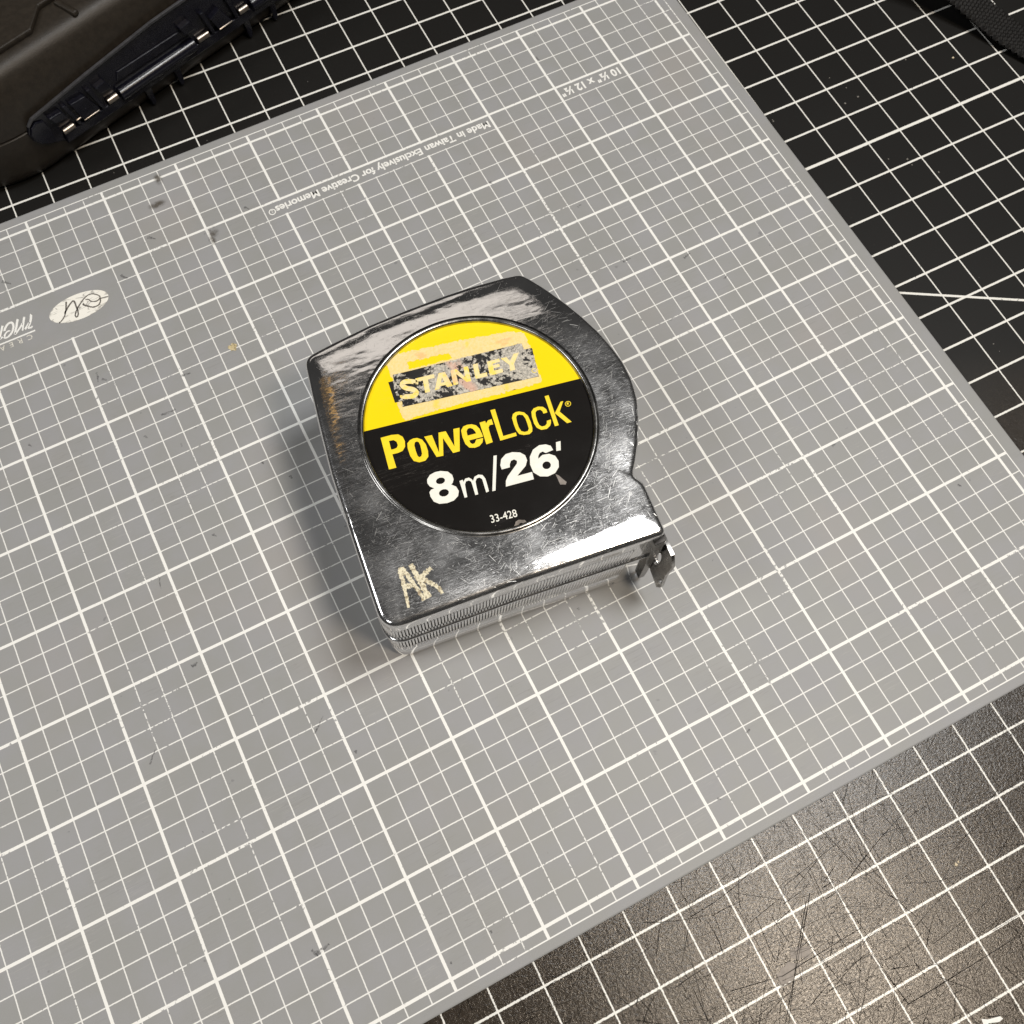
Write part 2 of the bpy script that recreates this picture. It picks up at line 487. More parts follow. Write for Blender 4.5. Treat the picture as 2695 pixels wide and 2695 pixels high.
G = json.loads('''{"P":[[[-0.9444,0.1634,1],[-0.8359,0.1573,0],[-0.7734,0.1413,0],[-0.7406,0.1036,0],[-0.7349,0.0521,0],[-0.751,-0.0039,0],[-0.7864,-0.0368,0],[-0.8331,-0.0424,0],[-0.891,-0.0378,1],[-0.8963,-0.182,1],[-0.9688,-0.1756,1]],[[-0.8785,0.1054,1],[-0.8343,0.0996,0],[-0.8114,0.073,0],[-0.8114,0.0347,0],[-0.8301,0.0118,0],[-0.8592,0.0086,0],[-0.8861,0.012,1]]],"o":[[[-0.6131,0.0449,0],[-0.5732,0.0121,0],[-0.5554,-0.046,0],[-0.5575,-0.1191,0],[-0.5729,-0.1749,0],[-0.6121,-0.2049,0],[-0.6731,-0.2028,0],[-0.7188,-0.172,0],[-0.7347,-0.1115,0],[-0.7325,-0.0264,0],[-0.7199,0.0221,0],[-0.6861,0.0459,0],[-0.6503,0.0518,0]],[[-0.6265,0.0112,0],[-0.612,-0.0026,0],[-0.6084,-0.0359,0],[-0.6141,-0.0868,0],[-0.6209,-0.1273,0],[-0.6364,-0.1499,0],[-0.6574,-0.1523,0],[-0.6677,-0.1328,0],[-0.6681,-0.0799,0],[-0.6629,-0.0203,0],[-0.649,0.0081,0]]],"w":[[[-0.5453,0.0345,1],[-0.4689,0.0261,1],[-0.4628,-0.1722,1],[-0.4008,0.0293,1],[-0.3304,0.0193,1],[-0.3028,-0.1601,1],[-0.2537,0.0171,1],[-0.1922,0.0104,1],[-0.2715,-0.2228,1],[-0.3379,-0.2189,1],[-0.3789,-0.0393,1],[-0.4348,-0.2152,1],[-0.5001,-0.2055,1]]],"e":[[[-0.0693,0.0057,0],[-0.0326,-0.0199,0],[-0.014,-0.064,0],[-0.0096,-0.1216,0],[-0.0091,-0.1553,1],[-0.1484,-0.1469,1],[-0.1453,-0.1764,0],[-0.131,-0.1938,0],[-0.1077,-0.1922,0],[-0.082,-0.1617,1],[-0.0135,-0.1674,1],[-0.0339,-0.2085,0],[-0.0751,-0.2346,0],[-0.1217,-0.2378,0],[-0.1716,-0.2189,0],[-0.1962,-0.1695,0],[-0.1985,-0.092,0],[-0.1873,-0.0213,0],[-0.1534,0.0104,0],[-0.112,0.0145,0]],[[-0.1469,-0.0941,1],[-0.1416,-0.05,0],[-0.122,-0.027,0],[-0.0972,-0.0245,0],[-0.0753,-0.0435,0],[-0.0633,-0.074,0],[-0.06,-0.1,1]]],"r":[[[0.0082,-0.0036,1],[0.0661,-0.0053,1],[0.065,-0.0337,1],[0.0925,-0.0083,0],[0.131,-0.0069,1],[0.1269,-0.0657,1],[0.0929,-0.0612,0],[0.0733,-0.0805,0],[0.0684,-0.1162,0],[0.0591,-0.2395,1],[-0.0064,-0.2411,1]]],"L":[[[0.1522,0.0867,1],[0.1993,0.0827,1],[0.1758,-0.214,1],[0.3037,-0.2182,1],[0.3005,-0.2544,1],[0.133,-0.2496,1]]],"o2":[[[0.4111,-0.0202,0],[0.4537,-0.0454,0],[0.4769,-0.0915,0],[0.4792,-0.1616,0],[0.4714,-0.2277,0],[0.4571,-0.2625,0],[0.4232,-0.2792,0],[0.3692,-0.27,0],[0.3289,-0.2458,0],[0.3149,-0.1973,0],[0.3152,-0.1348,0],[0.3226,-0.0621,0],[0.3453,-0.026,0],[0.3783,-0.0149,0]],[[0.4025,-0.0525,0],[0.4335,-0.0685,0],[0.4439,-0.1113,0],[0.4424,-0.1673,0],[0.4369,-0.2217,0],[0.4192,-0.2441,0],[0.3854,-0.2422,0],[0.3583,-0.2226,0],[0.3496,-0.1783,0],[0.353,-0.1169,0],[0.3625,-0.0699,0],[0.3785,-0.0516,0]]],"c":[[[0.6674,-0.121,1],[0.6702,-0.0865,0],[0.6489,-0.0511,0],[0.6037,-0.0325,0],[0.5555,-0.037,0],[0.5233,-0.0637,0],[0.5094,-0.1156,0],[0.5035,-0.189,0],[0.5129,-0.2399,0],[0.5455,-0.2752,0],[0.6001,-0.2832,0],[0.6415,-0.2629,0],[0.6603,-0.2382,0],[0.6725,-0.2036,1],[0.6311,-0.2028,1],[0.6205,-0.2304,0],[0.5967,-0.247,0],[0.5643,-0.2443,0],[0.5454,-0.2213,0],[0.5424,-0.1776,0],[0.5483,-0.1168,0],[0.559,-0.0826,0],[0.581,-0.0676,0],[0.6126,-0.0699,0],[0.6271,-0.0928,0],[0.6279,-0.1209,1]]],"k":[[[0.7054,0.0502,1],[0.7458,0.0488,1],[0.7229,-0.2854,1],[0.6835,-0.2827,1]],[[0.7338,-0.1534,1],[0.8305,-0.058,1],[0.8582,-0.0589,1],[0.7839,-0.1534,1],[0.854,-0.2942,1],[0.807,-0.2926,1]]],"reg":[[[0.9223,-0.1042,0],[0.9161,-0.1186,0],[0.9033,-0.1287,0],[0.8873,-0.1318,0],[0.8724,-0.127,0],[0.8626,-0.1157,0],[0.8604,-0.1008,0],[0.8666,-0.0863,0],[0.8794,-0.0762,0],[0.8954,-0.0731,0],[0.9103,-0.0779,0],[0.9202,-0.0893,0]],[[0.9157,-0.1038,0],[0.9109,-0.1148,0],[0.9009,-0.1225,0],[0.8883,-0.1248,0],[0.8766,-0.1211,0],[0.8688,-0.1125,0],[0.867,-0.1011,0],[0.8718,-0.0902,0],[0.8818,-0.0825,0],[0.8944,-0.0802,0],[0.9062,-0.0838,0],[0.9139,-0.0925,0]]],"regR":[[[0.8758,-0.1123,1],[0.8835,-0.0869,1],[0.8991,-0.0887,0],[0.9031,-0.0964,0],[0.8984,-0.1024,0],[0.8905,-0.1047,1],[0.8981,-0.1151,1],[0.8931,-0.1158,1],[0.8855,-0.1055,1],[0.8803,-0.1126,1]]],"8":[[[-0.5116,-0.3545,0],[-0.4486,-0.3828,0],[-0.4199,-0.4292,0],[-0.4218,-0.4766,0],[-0.4409,-0.5058,0],[-0.461,-0.5189,1],[-0.424,-0.5535,0],[-0.414,-0.6047,0],[-0.4376,-0.6498,0],[-0.4898,-0.6786,0],[-0.5573,-0.6818,0],[-0.6288,-0.6647,0],[-0.6709,-0.6262,0],[-0.6845,-0.5683,0],[-0.6791,-0.5227,0],[-0.6573,-0.5043,0],[-0.6232,-0.5021,1],[-0.6571,-0.471,0],[-0.6692,-0.4309,0],[-0.6585,-0.3927,0],[-0.6192,-0.3586,0],[-0.5652,-0.3476,0]],[[-0.4997,-0.4524,0],[-0.5073,-0.4682,0],[-0.5247,-0.4788,0],[-0.5472,-0.4814,0],[-0.5689,-0.4753,0],[-0.5839,-0.4621,0],[-0.5881,-0.4454,0],[-0.5806,-0.4296,0],[-0.5632,-0.4189,0],[-0.5406,-0.4163,0],[-0.5189,-0.4224,0],[-0.5039,-0.4356,0]],[[-0.5043,-0.5785,0],[-0.5127,-0.5964,0],[-0.5317,-0.6084,0],[-0.5563,-0.6113,0],[-0.5799,-0.6045,0],[-0.5961,-0.5897,0],[-0.6007,-0.5708,0],[-0.5925,-0.553,0],[-0.5734,-0.5409,0],[-0.5488,-0.5379,0],[-0.5252,-0.5448,0],[-0.5089,-0.5597,0]]],"m":[[[-0.3757,-0.5109,1],[-0.3413,-0.5087,1],[-0.3439,-0.5317,1],[-0.3147,-0.5061,0],[-0.2795,-0.5078,0],[-0.2576,-0.5347,0],[-0.2544,-0.5538,1],[-0.227,-0.5179,0],[-0.1845,-0.5089,0],[-0.1482,-0.5266,0],[-0.1356,-0.5695,0],[-0.137,-0.6014,0],[-0.1464,-0.7019,1],[-0.1753,-0.7047,1],[-0.1685,-0.6082,0],[-0.1659,-0.5636,0],[-0.1845,-0.5402,0],[-0.2128,-0.541,0],[-0.2334,-0.5673,0],[-0.2416,-0.6122,0],[-0.2526,-0.6963,1],[-0.281,-0.6946,1],[-0.2735,-0.5889,0],[-0.2731,-0.5532,0],[-0.2893,-0.5355,0],[-0.3171,-0.5352,0],[-0.3364,-0.5583,0],[-0.3454,-0.6028,0],[-0.3589,-0.6883,1],[-0.3848,-0.6862,1]]],"slash":[[[0.0174,-0.376,1],[0.0485,-0.3809,1],[-0.086,-0.7156,1],[-0.117,-0.7117,1]]],"2":[[[0.0432,-0.5346,1],[0.0451,-0.4893,0],[0.0748,-0.4329,0],[0.1329,-0.3985,0],[0.2004,-0.4004,0],[0.2696,-0.4285,0],[0.3047,-0.4716,0],[0.3045,-0.5264,0],[0.2712,-0.5754,0],[0.2152,-0.61,0],[0.1603,-0.6449,1],[0.306,-0.6543,1],[0.2967,-0.7292,1],[0.0198,-0.7113,1],[0.0401,-0.6563,0],[0.0748,-0.617,0],[0.1443,-0.5668,0],[0.2002,-0.526,0],[0.2112,-0.4995,0],[0.1894,-0.4759,0],[0.1571,-0.4803,0],[0.1341,-0.5087,0],[0.124,-0.539,1]]],"6":[[[0.578,-0.5095,1],[0.5714,-0.4616,0],[0.5314,-0.4315,0],[0.4675,-0.4187,0],[0.3956,-0.4425,0],[0.3408,-0.5027,0],[0.3153,-0.5789,0],[0.317,-0.6642,0],[0.3626,-0.7225,0],[0.4324,-0.7472,0],[0.5095,-0.7384,0],[0.5653,-0.6917,0],[0.5852,-0.6319,0],[0.5739,-0.573,0],[0.5261,-0.5341,0],[0.4617,-0.5235,0],[0.4105,-0.5469,1],[0.4204,-0.5211,0],[0.4446,-0.4966,0],[0.4775,-0.4911,0],[0.4989,-0.5158,1]],[[0.5029,-0.6416,0],[0.4939,-0.6605,0],[0.4762,-0.673,0],[0.4546,-0.6758,0],[0.4348,-0.6681,0],[0.4221,-0.652,0],[0.4199,-0.6318,0],[0.4289,-0.6129,0],[0.4465,-0.6003,0],[0.4682,-0.5975,0],[0.4881,-0.6052,0],[0.5008,-0.6213,0]]],"prime":[[[0.6323,-0.4437,1],[0.6784,-0.4464,1],[0.6452,-0.537,1],[0.602,-0.5303,1]]],"gouge":[[[0.5084,-0.7501,1],[0.5312,-0.7702,0],[0.5653,-0.8364,0],[0.579,-0.8592,1],[0.5615,-0.8805,1],[0.5119,-0.8629,0],[0.5114,-0.8352,0]]],"sT":[[[-0.4301,0.6552,1],[-0.2386,0.6399,1],[-0.2472,0.5999,1],[-0.3144,0.6031,1],[-0.3382,0.4685,1],[-0.3865,0.4726,1],[-0.3654,0.6099,1],[-0.4364,0.6164,1]]],"sA":[[[-0.1961,0.6323,1],[-0.1306,0.628,1],[-0.1062,0.4568,1],[-0.1628,0.4619,1],[-0.1672,0.4877,1],[-0.2282,0.4944,1],[-0.2407,0.4673,1],[-0.2877,0.4709,1]],[[-0.2073,0.526,1],[-0.1697,0.5239,1],[-0.177,0.5806,1]]],"sN":[[[-0.0738,0.6229,1],[-0.0156,0.6211,1],[0.0405,0.5037,1],[0.0617,0.6164,1],[0.1071,0.6116,1],[0.0821,0.446,1],[0.0363,0.4491,1],[-0.0328,0.5671,1],[-0.0485,0.455,1],[-0.0971,0.4591,1]]],"sL":[[[0.158,0.6125,1],[0.2071,0.6084,1],[0.1879,0.489,1],[0.2602,0.484,1],[0.2517,0.442,1],[0.1308,0.4512,1]]],"sE":[[[0.3,0.5945,1],[0.4278,0.5872,1],[0.423,0.551,1],[0.3452,0.5558,1],[0.3436,0.5374,1],[0.4075,0.5318,1],[0.4025,0.4996,1],[0.338,0.5035,1],[0.334,0.4786,1],[0.4191,0.4711,1],[0.4131,0.4318,1],[0.2759,0.4391,1]]],"sY":[[[0.4428,0.5819,1],[0.5015,0.5801,1],[0.5178,0.5231,1],[0.5817,0.5899,1],[0.6364,0.5858,1],[0.5475,0.4842,1],[0.5358,0.4166,1],[0.4852,0.4214,1],[0.4982,0.4884,1]]],"box":[[[-0.692,0.7069,1],[-0.6336,0.703,1],[-0.6255,0.7693,1],[-0.5284,0.7612,1],[0.6988,0.6749,1],[0.6936,0.6019,1],[0.7784,0.591,1],[0.7281,0.2716,1],[-0.637,0.4033,1],[-0.629,0.4682,1],[-0.6982,0.4726,1]]],"grey":[[[-0.6125,0.7684,1],[-0.5284,0.7612,1],[0.6988,0.6749,1],[0.6936,0.6019,1],[0.7784,0.591,1],[0.7281,0.2716,1],[-0.637,0.4033,1],[-0.6546,0.4754,1],[-0.6638,0.5892,1],[-0.6423,0.6967,1]]],"res":[[[-0.6446,0.8908,0],[-0.5162,0.9782,0],[-0.1988,0.9463,0],[0.209,0.9001,0],[0.6171,0.8468,0],[0.7645,0.7811,0],[0.7618,0.6603,0],[0.7729,0.5317,0],[0.7404,0.3348,0],[0.7535,0.2364,0],[0.7155,0.2032,0],[0.3847,0.2182,0],[0.0581,0.2379,0],[-0.4287,0.264,0],[-0.6598,0.2588,0],[-0.6811,0.2935,0],[-0.6841,0.4859,0],[-0.6415,0.73,0],[-0.648,0.8543,0]]],"clear":[[[-0.4434,0.8575,1],[-0.318,0.8416,0],[-0.0228,0.819,0],[-0.0103,0.7479,1],[-0.4582,0.7721,1]]],"sreg":[[[0.7374,0.3359,0],[0.7228,0.3211,0],[0.7011,0.3205,0],[0.6848,0.3345,0],[0.6836,0.3549,0],[0.6982,0.3697,0],[0.72,0.3703,0],[0.7363,0.3563,0]],[[0.7314,0.338,0],[0.7204,0.3273,0],[0.7036,0.3272,0],[0.6908,0.3377,0],[0.6896,0.3528,0],[0.7006,0.3635,0],[0.7175,0.3636,0],[0.7302,0.3531,0]]],"sS_path":[[-0.446,0.5975],[-0.4758,0.6378],[-0.5434,0.6543],[-0.5721,0.6272],[-0.5448,0.5842],[-0.4899,0.5499],[-0.4681,0.5107],[-0.4954,0.4835],[-0.5509,0.4902],[-0.6057,0.5244]],"AK":[[[[-1.1701,-1.1395],[-1.1877,-1.2848],[-1.2125,-1.5204]],80,40],[[[-1.1552,-1.1448],[-1.1068,-1.2998],[-1.0556,-1.5018]],70,55],[[[-1.1977,-1.3155],[-1.119,-1.3365]],80,70],[[[-1.0665,-1.1415],[-1.0434,-1.2879],[-1.0102,-1.4942]],70,75],[[[-0.9007,-1.2384],[-0.9697,-1.2658],[-1.0297,-1.3065]],55,80],[[[-1.0158,-1.3046],[-0.9513,-1.3686],[-0.895,-1.4364],[-0.8832,-1.4985]],70,50]]}''')

# ------------------------------------------------------------------ black cutting mat
ZB = -.12
bm_loc = (-.104, -.060, ZB)
v, f = box_vf(-16, 14, -16, 14, -.12, 0)
black_mat = mesh('cutting_mat', v, f, MAT['black'])
black_mat.location = Vector(bm_loc)*S; black_mat.rotation_euler = (0, 0, math.radians(-.72))
bevel(black_mat, .02)
tag(black_mat, 'large worn black cutting mat with white half inch grid lying under everything', 'cutting mat')
RB = Matrix.Rotation(math.radians(.72), 3, 'Z')
def to_black(p):
    q = RB @ Vector((p[0]-bm_loc[0], p[1]-bm_loc[1], 0)); return (q.x, q.y)
seven = [(-3.648,-12.592),(-3.599,-12.623),(-3.473,-12.655),(-3.462,-12.684),(-3.512,-12.69),(-3.613,-12.652),(-3.66,-12.86),(-3.71,-12.85)]
curve_fill('printed_numeral', [[to_black(p) for p in seven]], .003, MAT['ink'], black_mat)
cuts = [[(-4.486,-10.93),(-4.862,-11.314),(-5.343,-11.786)], [(-4.558,-10.971),(-4.904,-11.331),(-5.314,-11.801)], [(-5.157,-10.592),(-4.758,-10.868)],
        [(-5.149,-11.43),(-4.225,-11.421)], [(-3.922,-11.919),(-3.909,-12.056)], [(-5.658,-11.316),(-5.127,-11.431)]]
V, F = [], []
for i in range(3200):
    x, y = rng.uniform(-9, -.5), rng.uniform(-14.5, -9.2)
    if rng.random() > math.exp(-((x+4.9)/2.6)**2-((y+11.5)/2.0)**2)*.9+.12: continue
    a = math.radians(rng.choice([0, 3, 90, 88, -28, 45, 12, 100])+rng.normal(0, 9)); l = float(np.clip(rng.lognormal(-1.25, .75), .06, 1.8)); bend = rng.normal(0, .03)*l
    p = [(x+math.cos(a)*l*(t-.5)-math.sin(a)*bend*t*(1-t)*4, y+math.sin(a)*l*(t-.5)+math.cos(a)*bend*t*(1-t)*4) for t in (0, .25, .5, .75, 1)]
    wd = float(np.clip(rng.lognormal(-5.65, .40), .0018, .008))
    a_, b_ = stroke_vf([to_black(q) for q in p], wd, wd*.4, .0018, len(V), .5, 2); V += a_; F += b_
for c in cuts:
    a, b = stroke_vf([to_black(p) for p in c], .007, .004, .0022, len(V), .5); V += a; F += b
o = mesh('knife_cuts', V, F, MAT['cutdark'], black_mat); o['kind'] = 'stuff'
tear = [(-5.182,-11.394),(-5.106,-11.365),(-5.032,-11.355),(-4.89,-11.417),(-4.922,-11.43),(-5.001,-11.447),(-5.066,-11.51),(-5.118,-11.503),(-5.187,-11.506),(-5.197,-11.434)]
def ragged(p, amp):
    out = []
    for i in range(len(p)):
        a, b = p[i], p[(i+1) % len(p)]
        for k in range(5): out.append(to_black((a[0]+(b[0]-a[0])*k/5+random.gauss(0, amp), a[1]+(b[1]-a[1])*k/5+random.gauss(0, amp))))
    return out
curve_fill('torn_patch', [ragged(tear, .006)], .0015, MAT['tear'], black_mat)
curve_fill('torn_patch', [ragged([(-4.98,-11.30),(-4.86,-11.27),(-4.77,-11.33),(-4.80,-11.41),(-4.88,-11.40),(-4.95,-11.36)], .01)], .0015, MAT['tear'], black_mat)

# ------------------------------------------------------------------ grey cutting mat
def rrect(x0, x1, y0, y1, r, n=6):
    p = []
    for cx, cy, a0 in ((x1-r,y1-r,0),(x0+r,y1-r,90),(x0+r,y0+r,180),(x1-r,y0+r,270)):
        for k in range(n+1):
            a = math.radians(a0+90*k/n); p.append((cx+r*math.cos(a), cy+r*math.sin(a)))
    return p
grey_mat = prism('cutting_mat', rrect(-12.28, .285, -10.22, .245, .12), -.115, 0, MAT['grey'], None, .018)
tag(grey_mat, 'grey cutting mat with white quarter inch grid lying under the tape measure', 'cutting mat')
def rotated(x, y, z=.003): return Matrix.Translation((x, y, z)) @ Matrix.Rotation(math.pi, 4, 'Z')
text_mesh('printed_words', 'Made in Taiwan Exclusively for Creative Memories', .150, MAT['ink'], rotated(-3.05, -1.085), grey_mat, .0045, 0, 1.0, 1.0, 3.05)
text_mesh('printed_words', '\u00ae', .12, MAT['ink'], rotated(-6.11, -1.10), grey_mat, .003)
text_mesh('printed_words', '10 \u00bd" x 12 \u00bd"', .165, MAT['ink'], rotated(-1.045, -1.07), grey_mat, .006, 0, 1.0, 1.0, .92)
# logo
oc = (-8.79, -1.362)
oval = curve_fill('printed_oval', [[(oc[0]+.372*math.cos(a)*1.0-.0*math.sin(a), oc[1]+.180*math.sin(a)) for a in [2*math.pi*k/64 for k in range(64)]]], .003, MAT['oval'], grey_mat)
mono = [[[-8.919,-1.239],[-8.942,-1.321],[-8.971,-1.385],[-9.024,-1.447],[-9.072,-1.462]],[[-8.971,-1.385],[-8.833,-1.257],[-8.821,-1.353],[-8.826,-1.439],[-8.849,-1.486],[-8.869,-1.485],[-8.865,-1.448],[-8.806,-1.37],[-8.708,-1.291],[-8.641,-1.26],[-8.583,-1.269],[-8.525,-1.323],[-8.523,-1.363],[-8.572,-1.389],[-8.635,-1.362],[-8.69,-1.31]],[[-8.721,-1.353],[-8.691,-1.408],[-8.634,-1.451],[-8.569,-1.45],[-8.531,-1.409],[-8.519,-1.375],[-8.431,-1.39]]]
V, F = [], []
def catmull(p, n=6):
    q = smooth_poly([tuple(a) for a in p], n)
    return q[:n*(len(p)-1)+1]
for c in mono:
    a, b = stroke_vf(catmull(c), .019, .013, .0055, len(V), .25, 1); V += a; F += b
mesh('printed_monogram', V, F, MAT['monogram'], oval)
V, F = [], []
for c in [[(-9.343, -1.208), (-9.381, -1.297), (-9.43, -1.364), (-9.413, -1.38), (-9.383, -1.366)], [(-9.475, -1.374), (-9.441, -1.344), (-9.402, -1.301)], [(-9.43, -1.205), (-9.47, -1.291), (-9.506, -1.381)], [(-9.508, -1.202), (-9.553, -1.288), (-9.602, -1.382), (-9.542, -1.342), (-9.481, -1.276)], [(-9.699, -1.287), (-9.665, -1.232), (-9.626, -1.208), (-9.589, -1.214), (-9.584, -1.263), (-9.618, -1.333), (-9.679, -1.379), (-9.726, -1.38), (-9.719, -1.345), (-9.682, -1.311), (-9.638, -1.308)], [(-9.702, -1.204), (-9.743, -1.28), (-9.788, -1.363)], [(-9.791, -1.362), (-9.759, -1.359), (-9.739, -1.349)]]:
    a, b = stroke_vf(catmull(c), .030, .020, .003, len(V), .12, 1); V += a; F += b
mesh('printed_words', V, F, MAT['ink'], grey_mat)
text_mesh('printed_words', 'C R E A T I V E', .10, MAT['pale_ink'], rotated(-9.42, -1.545+.075), grey_mat, .001, 0, 1.25)
v, f = box_vf(-12, -9.37, -1.452, -1.432, .001, .003)
mesh('printed_bar', v, f, MAT['ink'], grey_mat)
# scuffs, pen marks and a dab of dried glue
V, F = [], []
for p, q, w_ in [[(-7.703, -0.792), (-7.617, -0.861), 0.04], [(-8.186, -1.166), (-8.125, -1.245), 0.04], [(-8.895, -2.314), (-8.922, -2.447), 0.025], [(-8.867, -2.424), (-8.816, -2.466), 0.035], [(-8.019, -2.81), (-7.9, -2.825), 0.03], [(-8.406, -3.187), (-8.228, -3.189), 0.035], [(-8.67, -3.346), (-8.648, -3.389), 0.03], [(-7.364, -4.558), (-7.344, -4.599), 0.035], [(-6.449, -0.91), (-6.401, -0.973), 0.035], [(-9.525, -0.597), (-9.435, -0.679), 0.04], [(-7.025, -0.64), (-7.021, -0.655), 0.025], [(-3.477, -1.962), (-3.455, -2.026), 0.035], [(-3.658, -4.255), (-3.526, -4.263), 0.025], [(-2.543, -3.79), (-2.431, -3.785), 0.025], [(-1.838, -4.082), (-1.729, -4.05), 0.03], [(-1.554, -4.564), (-1.491, -4.534), 0.025], [(-0.62, -8.069), (-0.593, -8.103), 0.03], [(-1.63, -7.036), (-1.569, -7.024), 0.03], [(-9.137, -6.099), (-9.069, -6.079), 0.045], [(-9.059, -9.218), (-8.913, -9.195), 0.04], [(-9.085, -9.167), (-9.047, -9.246), 0.025], [(-7.944, -7.661), (-7.943, -7.696), 0.035], [(-9.877, -6.844), (-9.776, -6.726), 0.02], [(-8.249, -7.316), (-8.101, -7.192), 0.02], [(-4.253, -9.329), (-4.2, -9.304), 0.03], [(-7.476, -9.792), (-7.467, -9.816), 0.03], [(-7.943, -9.865), (-7.935, -9.884), 0.025], [(-4.862, -9.737), (-4.835, -9.766), 0.025], [(-5.176, -7.38), (-5.162, -7.406), 0.025], [(-9.102, -5.023), (-9.132, -5.152), 0.015], [(-8.398, -4.815), (-8.37, -4.859), 0.03], [(-2.652, -2.816), (-2.592, -2.807), 0.03], [(-1.973, -0.411), (-1.949, -0.497), 0.03], [(-9.9, -2.85), (-9.877, -2.894), 0.025], [(-7.576, -4.257), (-7.567, -4.293), 0.035]]:
    mid = ((p[0]+q[0])/2+random.gauss(0, .006), (p[1]+q[1])/2+random.gauss(0, .006))
    aa, bb = stroke_vf([p, mid, q], w_, w_*.45, .0028, len(V), .5, 4); V += aa; F += bb
for i in range(24):
    x, y = rng.uniform(-11.5, -.2), rng.uniform(-9.8, -.2); l = rng.uniform(.008, .03); a = rng.uniform(0, math.pi)
    aa, bb = stroke_vf([(x, y), (x+l*math.cos(a), y+l*math.sin(a))], rng.uniform(.006,.016), .005, .0027, len(V), .5, 3); V += aa; F += bb
o = mesh('scuff_marks', V, F, MAT['smudge'], grey_mat); o['kind'] = 'stuff'
curve_fill('glue_spot', [[(-7.324+.052*math.cos(a)*(1+.2*math.sin(3*a)), -2.727+.05*math.sin(a)*(1+.2*math.cos(5*a))) for a in [2*math.pi*k/28 for k in range(28)]]], .004, MAT['stain'], grey_mat)
for cx, cy, rx, ry in ((-7.30,-.12,.33,.42), (-6.97,-1.14,.2,.26)):
    curve_fill('brown_smudge', [[(cx+rx*math.cos(2*math.pi*k/24), cy+ry*math.sin(2*math.pi*k/24)) for k in range(24)]], .0035, MAT['burn'], grey_mat)

# ------------------------------------------------------------------ tape measure
TO = (-5.4804, -5.5772); TA = math.radians(-7.2)
tape = empty('tape_measure', (TO[0], TO[1], 0), TA)
tag(tape, 'scratched chrome tape measure with yellow and black round label lying on the grey mat', 'tape measure')
ctrl = [(-1.50,-1.652,.20),(-.2,-1.632,.3),(1.276,-1.645,.035),(1.276,-1.105,.05),(1.20,-1.005,.05),(1.285,-.885,.05),(1.40,-.687,.1),(1.514,-.43,.1),(1.568,-.258,.1),(1.596,-.063,.1),(1.590,.148,.1),(1.552,.337,.1),(1.490,.549,.1),(1.409,.746,.1),(1.308,.952,.1),(1.160,1.208,.1),(1.065,1.345,.08),(.985,1.45,.10),(.78,1.470,.1),(.42,1.478,.1),(.15,1.472,.1),(-.28,1.4415,.1),(-.67,1.398,.1),(-1.08,1.326,.1),(-1.405,1.255,.13),(-1.445,.84,.2),(-1.475,.47,.2),(-1.507,-.04,.2),(-1.508,-.7,.2)]
def fillet(ctrl):
    out = []; n = len(ctrl)
    for i in range(n):
        P = np.array(ctrl[i][:2]); A = np.array(ctrl[i-1][:2]); B = np.array(ctrl[(i+1) % n][:2]); r = ctrl[i][2]
        a = (A-P); b = (B-P); la, lb = np.linalg.norm(a), np.linalg.norm(b); a /= la; b /= lb
        th = math.acos(max(-1, min(1, a@b)))
        t = min(r/math.tan(th/2), .45*la, .45*lb)
        s, e = P+a*t, P+b*t
        for k in range(9):
            u = k/8; out.append((1-u)**2*s+2*u*(1-u)*P+u*u*e)
    return np.array(out)
def resample(p, n):
    q = np.vstack([p, p[:1]]); d = np.r_[0, np.cumsum(np.linalg.norm(np.diff(q, axis=0), axis=1))]
    t = np.linspace(0, d[-1], n, endpoint=False)
    return np.c_[np.interp(t, d, q[:,0]), np.interp(t, d, q[:,1])]
NO = 960
OUT = resample(fillet(ctrl), NO)
def smooth_loop(p, it):
    for _ in range(it): p = .5*p + .25*(np.roll(p, 1, 0)+np.roll(p, -1, 0))
    return p
OUT = smooth_loop(OUT, 14)
tan = np.roll(OUT, -1, 0)-np.roll(OUT, 1, 0); tan /= np.linalg.norm(tan, axis=1)[:,None]
NRM = np.c_[tan[:,1], -tan[:,0]]                  # outward
ZT = 1.60; RHO = .055; CR = .022
ang = np.arctan2(OUT[:,1], OUT[:,0])
RR = 1.172
ring = np.c_[RR*np.cos(ang), RR*np.sin(ang)]
tt = np.r_[0, .006, .014, .024, .036, .05, .066, .085, .105, .13, np.linspace(.16, 1, 30)]
pts = OUT[None]*(1-tt)[:,None,None] + ring[None]*tt[:,None,None]
flat = pts.reshape(-1, 2)
d = np.empty(len(flat))
for i in range(0, len(flat), 4000):
    q = flat[i:i+4000]; d[i:i+4000] = np.sqrt(((q[:,None]-OUT[None])**2).sum(2)).min(1)
d = d.reshape(len(tt), NO)
dr = np.linalg.norm(pts, axis=2)-RR               # distance from the label ring
w = d/(d+np.maximum(dr, 1e-6))
crown = CR*np.maximum(0, 1-d/.24)**2
for _ in range(160):
    c2 = crown.copy()
    c2[1:-1] = .4*crown[1:-1]+.15*(np.roll(crown,1,1)[1:-1]+np.roll(crown,-1,1)[1:-1])+.15*(crown[:-2]+crown[2:])*.0+.15*(np.roll(crown,2,1)[1:-1]+np.roll(crown,-2,1)[1:-1])
    c2[0] = .4*crown[0]+.3*(np.roll(crown,1,1)[0]+np.roll(crown,-1,1)[0])
    crown = c2
e = np.clip(RHO-d, 0, RHO)
zz = ZT-crown-(RHO-np.sqrt(np.maximum(RHO**2-e**2, 0)))
verts = [(pts[i,j,0], pts[i,j,1], zz[i,j]) for i in range(len(tt)) for j in range(NO)]
faces = [(i*NO+j, i*NO+(j+1) % NO, (i+1)*NO+(j+1) % NO, (i+1)*NO+j) for i in range(len(tt)-1) for j in range(NO)]
